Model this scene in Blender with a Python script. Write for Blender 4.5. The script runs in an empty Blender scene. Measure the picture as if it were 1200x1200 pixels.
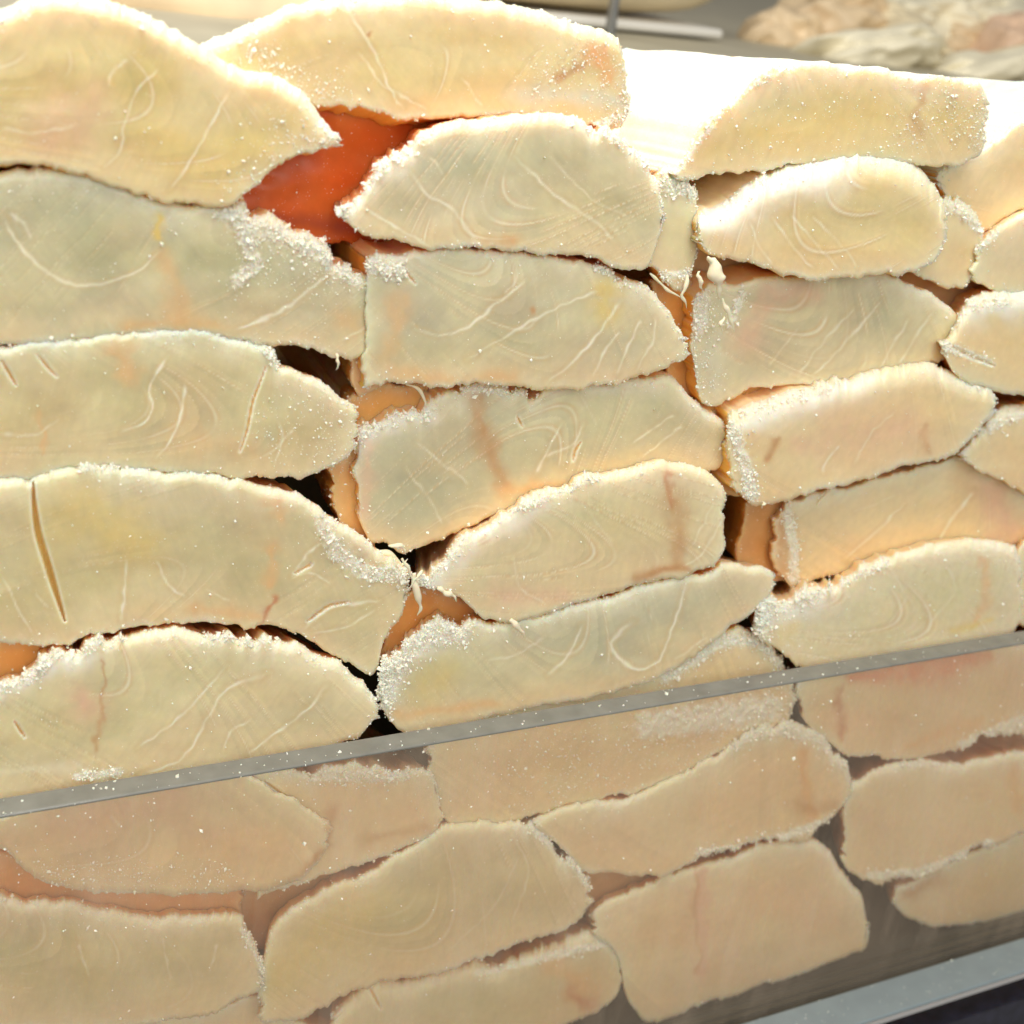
import bpy, bmesh, math, random
import numpy as np
from mathutils import Vector, Matrix

# ---------------------------------------------------------------- camera
FPX = 1600.0                      # focal length in photo pixels (1200 px wide)
DIST = 0.48
xc = np.array([3155.0, 280.0, -FPX]); xc /= np.linalg.norm(xc)
hc = np.array([0.0, 700.0, -FPX])
zc = np.cross(hc, xc); zc /= np.linalg.norm(zc)
if zc[1] < 0: zc = -zc
yc = np.cross(zc, xc)
RW = np.array([xc, yc, zc])       # camera axes -> world
CAM = RW @ np.array([0, 0, DIST])
scene = bpy.context.scene
cd = bpy.data.cameras.new("camera"); cam = bpy.data.objects.new("camera", cd)
scene.collection.objects.link(cam); scene.camera = cam
M = Matrix.Identity(4)
for i in range(3):
    for j in range(3): M[i][j] = RW[i][j]
    M[i][3] = CAM[i]
cam.matrix_world = M
cd.sensor_width = 36.0; cd.lens = 36.0 * FPX / 1200.0
cd.clip_start = 0.01; cd.clip_end = 60.0
cd.dof.use_dof = True; cd.dof.focus_distance = 0.50; cd.dof.aperture_fstop = 11.0

# ---------------------------------------------------------------- light
w = bpy.data.worlds.new("World"); scene.world = w; w.use_nodes = True
bg = w.node_tree.nodes["Background"]
bg.inputs[0].default_value = (1.0, 0.96, 0.88, 1); bg.inputs[1].default_value = 0.30

def area(name, loc, target, sx, sy, energy, col):
    l = bpy.data.lights.new(name, 'AREA'); l.shape = 'RECTANGLE'; l.size = sx; l.size_y = sy
    l.energy = energy; l.color = col
    o = bpy.data.objects.new(name, l); scene.collection.objects.link(o)
    o.location = loc
    o.rotation_euler = (Vector(target) - Vector(loc)).to_track_quat('-Z', 'Y').to_euler()
    return o
area("case_lamp", (-0.22, -0.06, 0.85), (0.02, 0.05, 0.0), 1.2, 0.30, 13.5, (1.0, 0.97, 0.91))
area("front_lamp", (-0.35, -1.3, 0.75), (0.0, 0.0, -.05), 1.4, 0.8, 13.0, (1.0, 0.965, 0.885))

scene.view_settings.view_transform = 'Standard'
scene.view_settings.look = 'None'
scene.view_settings.exposure = 0.0
scene.view_settings.gamma = 1.0
try:
    scene.cycles.max_bounces = 16; scene.cycles.diffuse_bounces = 12
    scene.cycles.transparent_max_bounces = 12
except Exception: pass

# ---------------------------------------------------------------- helpers
def ray(px, py):
    px = np.asarray(px, float); py = np.asarray(py, float)
    d = np.stack([px - 600.0, 600.0 - py, np.full(px.shape, -FPX)], -1)
    return d @ RW.T
def on_y(px, py, y):                # the point of the vertical plane Y = y seen at a photo pixel
    d = ray(px, py); t = (np.asarray(y) - CAM[1]) / d[..., 1]
    return CAM + d * t[..., None]
def on_z(px, py, z):
    d = ray(px, py); t = (np.asarray(z) - CAM[2]) / d[..., 2]
    return CAM + d * t[..., None]

def _hash(ix, iy, s):
    h = (ix.astype(np.int64) * 374761393 + iy.astype(np.int64) * 668265263 + int(s) * 974711) & 0x7fffffff
    h = ((h ^ (h >> 13)) * 1274126177) & 0x7fffffff
    h = h ^ (h >> 16)
    return (h & 0xffff) / 65535.0
def vn(x, y, s):
    x = np.asarray(x, float); y = np.asarray(y, float)
    x0 = np.floor(x); y0 = np.floor(y); fx = x - x0; fy = y - y0
    fx = fx * fx * (3 - 2 * fx); fy = fy * fy * (3 - 2 * fy)
    a = _hash(x0, y0, s); b = _hash(x0 + 1, y0, s); c = _hash(x0, y0 + 1, s); d = _hash(x0 + 1, y0 + 1, s)
    return (a + (b - a) * fx) * (1 - fy) + (c + (d - c) * fx) * fy
def fbm(x, y, s, o=3):
    r = 0; a = 0.5; n = 0
    for i in range(o):
        r = r + a * vn(x * 2 ** i, y * 2 ** i, s + 17 * i); n += a; a *= 0.55
    return r / n
def smooth(a, b, x):
    t = np.clip((x - a) / (b - a), 0, 1); return t * t * (3 - 2 * t)

def tag(o, label=None, cat=None, group=None, kind=None):
    if label: o["label"] = label
    if cat: o["category"] = cat
    if group: o["group"] = group
    if kind: o["kind"] = kind
    return o
def link(name, me, mat, parent=None):
    o = bpy.data.objects.new(name, me); scene.collection.objects.link(o)
    if mat and not me.materials: me.materials.append(mat)
    if parent: o.parent = parent
    return o
def mesh_np(name, V, F, shade=True, cols=None):
    """V (n,3); F list of int arrays, each (m,k)"""
    me = bpy.data.meshes.new(name)
    V = np.asarray(V, np.float32)
    loops = np.concatenate([f.reshape(-1) for f in F]).astype(np.int32)
    sizes = np.concatenate([np.full(len(f), f.shape[1], np.int32) for f in F])
    starts = np.concatenate([[0], np.cumsum(sizes)[:-1]]).astype(np.int32)
    me.vertices.add(len(V)); me.vertices.foreach_set("co", V.ravel())
    me.loops.add(len(loops)); me.loops.foreach_set("vertex_index", loops)
    me.polygons.add(len(sizes)); me.polygons.foreach_set("loop_start", starts)
    me.polygons.foreach_set("loop_total", sizes)
    me.polygons.foreach_set("use_smooth", np.full(len(sizes), bool(shade)))
    me.update(calc_edges=True)
    if cols is not None:
        for nm, c in cols.items():
            if c.ndim == 1:
                a = me.attributes.new(nm, 'FLOAT', 'POINT'); a.data.foreach_set("value", c.astype(np.float32))
            else:
                a = me.attributes.new(nm, 'FLOAT_COLOR', 'POINT')
                c4 = np.ones((len(c), 4), np.float32); c4[:, :3] = c
                a.data.foreach_set("color", c4.ravel())
    return me

# ---------------------------------------------------------------- materials
def mat_new(name):
    m = bpy.data.materials.new(name); m.use_nodes = True
    nt = m.node_tree; b = nt.nodes["Principled BSDF"]
    return m, nt, b
def nd(nt, t, **k):
    n = nt.nodes.new(t)
    for a, v in k.items(): setattr(n, a, v)
    return n

def flesh_mat():
    m, nt, b = mat_new("cured_flesh"); L = nt.links.new
    at = nd(nt, "ShaderNodeAttribute", attribute_name="flesh")
    cr = nd(nt, "ShaderNodeAttribute", attribute_name="crust")
    tc = nd(nt, "ShaderNodeTexCoord")
    n1 = nd(nt, "ShaderNodeTexNoise"); n1.inputs["Scale"].default_value = 260; n1.inputs["Detail"].default_value = 4
    n2 = nd(nt, "ShaderNodeTexNoise"); n2.inputs["Scale"].default_value = 1100; n2.inputs["Detail"].default_value = 3
    vo = nd(nt, "ShaderNodeTexVoronoi"); vo.inputs["Scale"].default_value = 900
    for n in (n1, n2, vo): L(tc.outputs["Object"], n.inputs["Vector"])
    # mottling
    r1 = nd(nt, "ShaderNodeMapRange"); r1.inputs[1].default_value = .3; r1.inputs[2].default_value = .7
    r1.inputs[3].default_value = .955; r1.inputs[4].default_value = 1.03
    L(n1.outputs["Fac"], r1.inputs[0])
    mul = nd(nt, "ShaderNodeMix", data_type='RGBA', blend_type='MULTIPLY'); mul.inputs[0].default_value = 1
    L(at.outputs["Color"], mul.inputs[6]); L(r1.outputs[0], mul.inputs[7])
    # fine salt sparkle specks
    sp = nd(nt, "ShaderNodeMapRange"); sp.inputs[1].default_value = .18; sp.inputs[2].default_value = .08
    sp.inputs[3].default_value = 0; sp.inputs[4].default_value = .6
    L(vo.outputs["Distance"], sp.inputs[0])
    gate = nd(nt, "ShaderNodeMapRange"); gate.inputs[1].default_value = .46; gate.inputs[2].default_value = .58
    L(n1.outputs["Fac"], gate.inputs[0])
    g2 = nd(nt, "ShaderNodeMath", operation='MULTIPLY'); L(sp.outputs[0], g2.inputs[0]); L(gate.outputs[0], g2.inputs[1])
    mx = nd(nt, "ShaderNodeMix", data_type='RGBA'); mx.inputs[7].default_value = (.90, .86, .74, 1)
    L(g2.outputs[0], mx.inputs[0]); L(mul.outputs[2], mx.inputs[6])
    L(mx.outputs[2], b.inputs["Base Color"])
    b.inputs["Roughness"].default_value = .5
    rr = nd(nt, "ShaderNodeMapRange"); rr.inputs[3].default_value = .34; rr.inputs[4].default_value = .8
    L(cr.outputs["Fac"], rr.inputs[0]); L(rr.outputs[0], b.inputs["Roughness"])
    b.inputs["Specular IOR Level"].default_value = .5
    b.inputs["Subsurface Weight"].default_value = .85
    b.inputs["Subsurface Radius"].default_value = (1.0, .55, .25)
    b.inputs["Subsurface Scale"].default_value = .0095
    # relief: fine everywhere, strong on the salt crust
    st = nd(nt, "ShaderNodeMapRange"); st.inputs[3].default_value = .035; st.inputs[4].default_value = .6
    L(cr.outputs["Fac"], st.inputs[0])
    bp = nd(nt, "ShaderNodeBump"); bp.inputs["Distance"].default_value = .0009
    add = nd(nt, "ShaderNodeMath", operation='ADD'); L(n2.outputs["Fac"], add.inputs[0]); L(n1.outputs["Fac"], add.inputs[1])
    L(add.outputs[0], bp.inputs["Height"]); L(st.outputs[0], bp.inputs["Strength"])
    L(bp.outputs["Normal"], b.inputs["Normal"])
    return m
FLESH = flesh_mat()

def salt_mat():
    m, nt, b = mat_new("salt_crystal")
    b.inputs["Base Color"].default_value = (.91, .88, .77, 1)
    b.inputs["Roughness"].default_value = .35
    b.inputs["Subsurface Weight"].default_value = .3; b.inputs["Subsurface Scale"].default_value = .001
    return m
SALT = salt_mat()

def plain(name, col, rough=.5, metal=0., noise=None):
    m, nt, b = mat_new(name); L = nt.links.new
    b.inputs["Base Color"].default_value = (*col, 1); b.inputs["Roughness"].default_value = rough
    b.inputs["Metallic"].default_value = metal
    if noise:
        sc, amt = noise
        tc = nd(nt, "ShaderNodeTexCoord"); n = nd(nt, "ShaderNodeTexNoise"); n.inputs["Scale"].default_value = sc
        n.inputs["Detail"].default_value = 5
        L(tc.outputs["Object"], n.inputs["Vector"])
        r = nd(nt, "ShaderNodeMapRange"); r.inputs[1].default_value = .3; r.inputs[2].default_value = .7
        r.inputs[3].default_value = 1 - amt; r.inputs[4].default_value = 1 + amt
        L(n.outputs["Fac"], r.inputs[0])
        mul = nd(nt, "ShaderNodeMix", data_type='RGBA', blend_type='MULTIPLY'); mul.inputs[0].default_value = 1
        mul.inputs[6].default_value = (*col, 1); L(r.outputs[0], mul.inputs[7])
        L(mul.outputs[2], b.inputs["Base Color"])
        bp = nd(nt, "ShaderNodeBump"); bp.inputs["Distance"].default_value = .0004; bp.inputs["Strength"].default_value = .3
        L(n.outputs["Fac"], bp.inputs["Height"]); L(bp.outputs["Normal"], b.inputs["Normal"])
    return m

def glass_mat():
    m = bpy.data.materials.new("dusty_acrylic"); m.use_nodes = True; nt = m.node_tree; nt.nodes.clear(); L = nt.links.new
    out = nd(nt, "ShaderNodeOutputMaterial")
    tr = nd(nt, "ShaderNodeBsdfTransparent"); tr.inputs[0].default_value = (.992, .98, .965, 1)
    gl = nd(nt, "ShaderNodeBsdfGlossy"); gl.inputs["Roughness"].default_value = .08
    df = nd(nt, "ShaderNodeBsdfDiffuse"); df.inputs[0].default_value = (.92, .74, .57, 1)
    tc = nd(nt, "ShaderNodeTexCoord"); n = nd(nt, "ShaderNodeTexNoise"); n.inputs["Scale"].default_value = 14
    n.inputs["Detail"].default_value = 6; L(tc.outputs["Object"], n.inputs["Vector"])
    r = nd(nt, "ShaderNodeMapRange"); r.inputs[1].default_value = .3; r.inputs[2].default_value = .75
    r.inputs[3].default_value = .04; r.inputs[4].default_value = .11; L(n.outputs["Fac"], r.inputs[0])
    mp = nd(nt, "ShaderNodeMapping"); mp.inputs["Scale"].default_value = (40, 40, 9); mp.inputs["Rotation"].default_value = (0, .5, 0)
    L(tc.outputs["Object"], mp.inputs["Vector"]); n3 = nd(nt, "ShaderNodeTexNoise"); n3.inputs["Scale"].default_value = 1.0; n3.inputs["Detail"].default_value = 8
    n3.inputs["Roughness"].default_value = .7; L(mp.outputs[0], n3.inputs["Vector"])
    r3 = nd(nt, "ShaderNodeMapRange"); r3.inputs[1].default_value = .5; r3.inputs[2].default_value = .75; r3.inputs[3].default_value = 0; r3.inputs[4].default_value = .14
    L(n3.outputs["Fac"], r3.inputs[0]); ad = nd(nt, "ShaderNodeMath", operation='ADD'); L(r.outputs[0], ad.inputs[0]); L(r3.outputs[0], ad.inputs[1])
    m1 = nd(nt, "ShaderNodeMixShader"); L(ad.outputs[0], m1.inputs[0]); L(tr.outputs[0], m1.inputs[1]); L(df.outputs[0], m1.inputs[2])
    fr = nd(nt, "ShaderNodeFresnel"); fr.inputs[0].default_value = 1.35
    m2 = nd(nt, "ShaderNodeMixShader"); ge = nd(nt, "ShaderNodeNewGeometry"); iv = nd(nt, "ShaderNodeMath", operation='SUBTRACT'); iv.inputs[0].default_value = 1
    L(ge.outputs["Backfacing"], iv.inputs[1]); fm = nd(nt, "ShaderNodeMath", operation='MULTIPLY')
    L(fr.outputs[0], fm.inputs[0]); L(iv.outputs[0], fm.inputs[1]); L(fm.outputs[0], m2.inputs[0]); L(m1.outputs[0], m2.inputs[1]); L(gl.outputs[0], m2.inputs[2])
    L(m2.outputs[0], out.inputs[0])
    return m

# ---------------------------------------------------------------- setting: counter, tray, glass, rail
def box_mesh(name, x0, x1, y0, y1, z0, z1, bev=0.0, seg=3):
    bm = bmesh.new(); bmesh.ops.create_cube(bm, size=1)
    for v in bm.verts:
        v.co = Vector((x0 if v.co.x < 0 else x1, y0 if v.co.y < 0 else y1, z0 if v.co.z < 0 else z1))
    if bev > 0:
        bmesh.ops.bevel(bm, geom=bm.edges[:], offset=bev, segments=seg, affect='EDGES', profile=.5)
    me = bpy.data.meshes.new(name); bm.to_mesh(me); bm.free()
    return me

ZG = float(on_y(600, 855, 0.0)[2])                 # top of the glass
TG = float(on_z(600, 836, ZG)[1])                  # its thickness
ZR = float(on_y(1200, 1098, -0.0005)[2])           # top of the front rail
YR = float(on_z(1200, 1138, ZR)[1])                # front edge of the rail
ZF = float(on_y(1200, 1064, 0.03)[2])              # tray floor
X0, X1 = -0.34, 0.62
print("glass", ZG, TG, "rail", ZR, YR, "floor", ZF, "cam", CAM)

STEEL = plain("brushed_steel", (.34, .35, .36), .34, .85, (60, .08))
PAN = plain("tray_steel", (.10, .096, .072), .45, .3, (40, .1))
OLIVE = plain("dark_olive_channel", (.05, .046, .028), .35, .2, (80, .15))
RAILM = plain("pale_blue_grey_rail", (.27, .335, .37), .3, .25, (90, .05))
NAVY = plain("dark_navy_laminate", (.016, .016, .032), .5, 0, (160, .5))

cf = link("counter_front", box_mesh("counter_front", X0, X1, YR + .0006, 0.40, ZF - .5, min(ZF - .0085, ZR - .0037)), NAVY)
tag(cf, "dark navy counter front below the pale metal rail", kind="structure")

tray = bpy.data.objects.new("display_tray", None); scene.collection.objects.link(tray)
tray.location = (0, 0, 0)
tag(tray, "grey metal display tray that holds the stacked fish behind the glass", "tray")
link("floor_pan", box_mesh("floor_pan", X0, X1, TG + .0005, 0.24, ZF - .008, ZF), PAN, tray)
link("light_block_panel", box_mesh("light_block_panel", X0, X1, .2405, .246, ZF - .008, .085, .001, 2), PAN, tray)  # unseen panel added to keep ambient light out of the gaps
for yy, hh, ww in ((TG + .0012, .0035, .0022), (TG + .0062, .0022, .0028), (TG + .0118, .0014, .003)):
    link("channel_lip", box_mesh("channel_lip", X0, X1, yy, yy + ww, ZF - .002, ZF + hh, .0006, 2), OLIVE, tray)

rail = bpy.data.objects.new("metal_rail", None); scene.collection.objects.link(rail)
tag(rail, "pale blue-grey metal rail with a bright rounded edge under the glass", "rail")
link("rail_top", box_mesh("rail_top", X0, X1, YR, -.0006, ZR - .0035, ZR, .0010, 4), RAILM, rail)
BRIGHT = plain("polished_edge", (.9, .9, .92), .18, .9)
link("edge_trim", box_mesh("edge_trim", X0, X1, YR - .0018, YR - .0002, ZR - .0034, ZR - .0008, .0007, 3), BRIGHT, rail)

GLASS = glass_mat()
EDGE = plain("frosted_glass_edge", (.21, .21, .19), .2, 0, (120, .12))
glass = bpy.data.objects.new("glass_panel", None); scene.collection.objects.link(glass)
tag(glass, "clear dusty glass panel with thick grey top edge standing before the fish", "glass panel")
link("pane", box_mesh("pane", X0, X1, 0.0, TG, min(ZF, ZR) - .008, ZG - .0012), GLASS, glass)
link("top_edge", box_mesh("top_edge", X0, X1, 0.0002, TG - .0002, ZG - .0014, ZG, .0009, 3), EDGE, glass)

# ---------------------------------------------------------------- fish slabs
CRUST = np.array([.88, .84, .69]); SIDE = np.array([.95, .56, .13])  # SIDE puts the orange bounced glow of the gaps into the colour
TINT = dict(G=(.52, .495, .325), Y=(.71, .555, .24), P=(.78, .595, .315), C=(.67, .60, .36), B=(.77, .585, .345),
            D=(.60, .52, .295), O=(.80, .26, .08))
BROWN = (.60, .34, .16); REDD = (.62, .30, .16); ORNG = (.80, .50, .24); YELL = (.80, .60, .20); PINK = (.80, .52, .36)
GREY = (.72, .68, .52); LITE = (.92, .87, .70)

def cr_spline(P, n):
    P = np.asarray(P, float)
    d = np.concatenate([[0], np.cumsum(np.linalg.norm(np.diff(P, axis=0), axis=1))])
    s = np.linspace(0, d[-1], n)
    Q = np.concatenate([[2 * P[0] - P[1]], P, [2 * P[-1] - P[-2]]])
    i = np.clip(np.searchsorted(d, s, 'right') - 1, 0, len(P) - 2)
    t = ((s - d[i]) / (d[i + 1] - d[i]))[:, None]
    p0, p1, p2, p3 = Q[i], Q[i + 1], Q[i + 2], Q[i + 3]
    m1 = (p2 - p0) * .42; m2 = (p3 - p1) * .42
    t2 = t * t; t3 = t2 * t
    return (2 * t3 - 3 * t2 + 1) * p1 + (t3 - 2 * t2 + t) * m1 + (-2 * t3 + 3 * t2) * p2 + (t3 - t2) * m2, d[-1]

def seg_dist(px, py, pts):
    best = np.full(px.shape, 1e9); along = np.zeros(px.shape); n = len(pts) - 1
    for k in range(n):
        (ax, ay), (bx, by) = pts[k], pts[k + 1]
        dx, dy = bx - ax, by - ay
        t = np.clip(((px - ax) * dx + (py - ay) * dy) / (dx * dx + dy * dy + 1e-9), 0, 1)
        d = np.hypot(px - ax - t * dx, py - ay - t * dy)
        m = d < best; best[m] = d[m]; along[m] = (k + t[m]) / n
    return best, along

OCT_V = np.array([(1, 0, 0), (-1, 0, 0), (0, 1, 0), (0, -1, 0), (0, 0, 1), (0, 0, -1)], float)
OCT_F = np.array([(0, 2, 4), (2, 1, 4), (1, 3, 4), (3, 0, 4), (2, 0, 5), (1, 2, 5), (3, 1, 5), (0, 3, 5)])
CUB_V = np.array([(x, y, z) for x in (-1, 1) for y in (-1, 1) for z in (-1, 1)], float) * .75
CUB_F = np.array([(0, 1, 3, 2), (4, 6, 7, 5), (0, 4, 5, 1), (2, 3, 7, 6), (0, 2, 6, 4), (1, 5, 7, 3)])
_bm = bmesh.new(); bmesh.ops.create_icosphere(_bm, subdivisions=1, radius=1)
ICO_V = np.array([v.co[:] for v in _bm.verts]); ICO_F = np.array([[v.index for v in f.verts] for f in _bm.faces]); _bm.free()

def grains_mesh(name, pos, size, rng, kind):
    TV, TF = dict(o=(OCT_V, OCT_F), c=(CUB_V, CUB_F), i=(ICO_V, ICO_F))[kind]
    n = len(pos)
    q = rng.normal(size=(n, 4)); q /= np.linalg.norm(q, axis=1)[:, None]
    a, b, c, d = q.T
    R = np.stack([np.stack([1 - 2 * (c * c + d * d), 2 * (b * c - a * d), 2 * (b * d + a * c)], -1),
                  np.stack([2 * (b * c + a * d), 1 - 2 * (b * b + d * d), 2 * (c * d - a * b)], -1),
                  np.stack([2 * (b * d - a * c), 2 * (c * d + a * b), 1 - 2 * (b * b + c * c)], -1)], 1)
    sc = size[:, None, None] * rng.uniform(.45, 1.6, (n, 1, 3))
    jit = 1 + rng.uniform(-.3, .3, (n, len(TV), 1))
    V = np.einsum('nij,nkj->nki', R, TV[None] * sc * jit) + pos[:, None, :]
    F = (TF[None] + (np.arange(n) * len(TV))[:, None, None]).reshape(-1, TF.shape[1])
    return mesh_np(name, V.reshape(-1, 3), [F], shade=False)

def strip(name, pts, w, y, parent, mat, dy=0.0, curl=.6):
    """a tapering torn fibre: pts in photo pixels, laid at depth y"""
    P, ln = cr_spline(pts, max(14, int(len(pts) * 7)))
    n = len(P); t = np.linspace(0, 1, n)
    yy = y + dy * t - .0012 * np.sin(t * math.pi) * curl
    C = on_y(P[:, 0], P[:, 1], yy)
    T = np.gradient(C, axis=0); T /= np.linalg.norm(T, axis=1)[:, None]
    vd = C - CAM; vd /= np.linalg.norm(vd, axis=1)[:, None]
    N1 = np.cross(T, vd); N1 /= np.linalg.norm(N1, axis=1)[:, None]; N2 = np.cross(T, N1)
    hs_ = sum(ord(c) * 7 for c in str(pts)) % 997
    rad = w * .00019 * (.12 + .88 * np.sin(np.clip(t * .8 + .2, 0, 1) * math.pi) ** 1.2)
    rad = rad * (.55 + .95 * vn(t * 7, t * 0, hs_))
    C = C + N1 * ((vn(t * 5, t * 0 + 3, hs_) - .5) * w * .00025)[:, None]
    V = []; K = 7
    for k in range(K):
        a = 2 * math.pi * k / K
        V.append(C + N1 * (rad * math.cos(a))[:, None] + N2 * (rad * .55 * math.sin(a))[:, None])
    V = np.stack(V, 1)
    idx = np.arange(n * K).reshape(n, K)
    F = np.stack([idx[:-1], np.roll(idx, -1, 1)[:-1], np.roll(idx, -1, 1)[1:], idx[1:]], -1).reshape(-1, 4)
    me = mesh_np(name, V.reshape(-1, 3), [F, idx[0][None, ::-1], idx[-1][None]])
    return link(name, me, mat, parent)

SEED = [100]; ORG = {}
def slab(label, top, bot, y=.024, tint='C', R=(18, 9, 12, 12), rough=2.3, arc=None, lines=(), stains_and_light=(), cracks=(),
         crumbs=(), grains=250, gpatch=(), shreds=(), L=.17, k=.36, taper=.11, rim=7, crust=1.0, group="slabs of salted fish stacked behind the glass",
         name="fish_fillet", cat="fish fillet", dz=0.0, dx=0.0, sc=.55, low=.4, grow=2.6, wash=1.0, parent=None, side=None, step=1.75, wave=1.0, white=0.0):
    SEED[0] += 13; sd = SEED[0]; rng = np.random.default_rng(sd)
    lt = np.linalg.norm(np.diff(np.asarray(top, float), axis=0), axis=1).sum()
    lb = np.linalg.norm(np.diff(np.asarray(bot, float), axis=0), axis=1).sum()
    nu = int(max(lt, lb) / step) + 2
    Tp, _ = cr_spline(top, nu); Bp, _ = cr_spline(bot, nu)
    hmax = np.linalg.norm(Tp - Bp, axis=1).max()
    nv = int(hmax / step) + 2
    u = np.linspace(0, 1, nu); s = np.arange(nu) * step
    # ragged outline
    def rag(ph, amp):
        return amp * ((fbm(s / 9.0, s * 0 + ph, sd + 1, 3) - .5) * 3.2 + 1.5 * (fbm(s / 26.0, s * 0 + ph, sd + 4, 2) - .5) * 3 + np.clip(vn(s / 3.4, s * 0 + ph, sd + 2) - .72, 0, 1) * -5)
    cr_bo = np.zeros(nu); cr_to = np.zeros(nu)
    for pts, rad, _n in crumbs:
        d, _ = seg_dist(Tp[:, 0], Tp[:, 1], pts); cr_to = np.maximum(cr_to, np.exp(-(d / (rad * 1.3)) ** 2))
        d, _ = seg_dist(Bp[:, 0], Bp[:, 1], pts); cr_bo = np.maximum(cr_bo, np.exp(-(d / (rad * 1.3)) ** 2))
    Tp[:, 1] += rag(3.3, rough) * (1 + 1.6 * cr_to); Bp[:, 1] -= rag(9.1, rough * .8) * (1 + 1.6 * cr_bo)
    Tp[:, 1] -= grow; Bp[:, 1] += grow
    v = np.linspace(0, 1, nv); v = v + .10 * np.sin(2 * math.pi * v) / math.pi * -1.0
    PX = Bp[:, None, 0] + (Tp - Bp)[:, None, 0] * v[None]; PY = Bp[:, None, 1] + (Tp - Bp)[:, None, 1] * v[None]
    sv = np.arange(nv) * step
    jl = rough * 1.0 * (fbm(sv / 8.0, sv * 0 + 5.5, sd + 3, 3) - .5) * 3 + 14 * (fbm(sv / 34.0, sv * 0 + 8.5, sd + 33, 2) - .5) * min(1, hmax / 100)
    PX += (jl[None] * np.exp(-u * nu * step / 14.0)[:, None]) + (jl[None, ::-1] * np.exp(-(1 - u) * nu * step / 14.0)[:, None])
    h = np.linalg.norm(Tp - Bp, axis=1)
    Rt, Rb, Rl, Rr = R
    sm = np.ones(15) / 15.0
    hs = np.convolve(np.pad(h, 7, mode='edge'), sm, 'valid')
    rt = np.minimum(Rt * .75, .55 * hs + .5)[:, None]; rb = np.minimum(Rb * .6, .4 * hs + .5)[:, None]; Rl = Rl * .7; Rr = Rr * .7
    dt = (1 - v)[None] * h[:, None]; db = v[None] * h[:, None]
    dl = (s[:, None] + 0 * v[None]); dr = ((nu - 1) * step - s)[:, None] + 0 * v[None]
    qv = np.maximum(np.clip(1 - dt / rt, 0, 1), np.clip(1 - db / rb, 0, 1))
    qe = np.maximum(np.clip(1 - dl / Rl, 0, 1), np.clip(1 - dr / Rr, 0, 1))
    Rv = np.where(dt / rt < db / rb, rt, rb); Re = np.where(dl < dr, Rl, Rr)
    q = np.clip(np.sqrt(qv ** 2 + qe ** 2), 0, 1)
    Rm = (Rv * qv + Re * qe) / (qv + qe + 1e-6)
    rec = Rm * (1 - np.sqrt(1 - q * q * .985))
    de = np.minimum(np.minimum(dt, db), np.minimum(dl + 3, dr + 3))
    # colour and relief strokes
    base = np.array(TINT[tint] if isinstance(tint, str) else tint)
    col = np.broadcast_to(base, PX.shape + (3,)).copy()
    lf = fbm(PX / 90.0, PY / 60.0, sd + 5, 3) - .5; mf = fbm(PX / 26.0, PY / 20.0, sd + 6, 3) - .5
    col *= (1 + .20 * lf + .10 * mf + .04 * (fbm(PX / 4.5, PY / 4.5, sd + 7, 2) - .5))[..., None]
    col[..., 2] *= 1 - .22 * (fbm(PX / 120.0, PY / 60.0, sd + 8, 2) - .5) - .05 * mf
    col[..., 0] *= 1 + .08 * (fbm(PX / 100.0, PY / 50.0, sd + 9, 2) - .5)
    pk = smooth(.30, .85, fbm(PX / 75.0, PY / 45.0, sd + 44, 1)) * .30
    pk = pk * wash; col += (np.array((.80, .575, .34)) * (base.mean() / .55) - col) * pk[..., None]
    cm = smooth(.3, .9, fbm(PX / 60.0, PY / 34.0, sd + 46, 1)) * .40
    col += (np.array((.82, .74, .46)) - col) * (cm * wash)[..., None]
    relief = np.zeros(PX.shape)
    eg = np.exp(-np.minimum(np.minimum(dt, db), np.minimum(dl, dr)) / 26.0)
    col += (np.array((.87, .79, .54)) - col) * (.62 * wash * eg)[..., None]
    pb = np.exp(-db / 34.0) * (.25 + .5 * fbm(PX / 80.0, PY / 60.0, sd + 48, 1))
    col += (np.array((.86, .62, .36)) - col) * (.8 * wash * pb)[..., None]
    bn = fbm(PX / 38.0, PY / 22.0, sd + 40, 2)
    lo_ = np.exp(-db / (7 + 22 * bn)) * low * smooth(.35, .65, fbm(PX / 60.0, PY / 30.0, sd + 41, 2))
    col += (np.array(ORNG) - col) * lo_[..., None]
    col += (np.array((.89, .835, .62)) - col) * (.72 * wash * np.exp(-np.minimum(dt, np.minimum(dl + 4, dr + 4)) / (8 + 20 * bn)))[..., None]  # pale highlight along upper and end edges, painted into the colour
    wx = PX + 10 * (fbm(PX / 34.0, PY / 34.0, sd + 10, 2) - .5); wy = PY + 10 * (fbm(PX / 34.0, PY / 34.0, sd + 11, 2) - .5)
    ax_ = PX + 9 * (fbm(PX / 90.0, PY / 90.0, sd + 10, 2) - .5); ay_ = PY + 9 * (fbm(PX / 90.0, PY / 90.0, sd + 11, 2) - .5)
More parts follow.
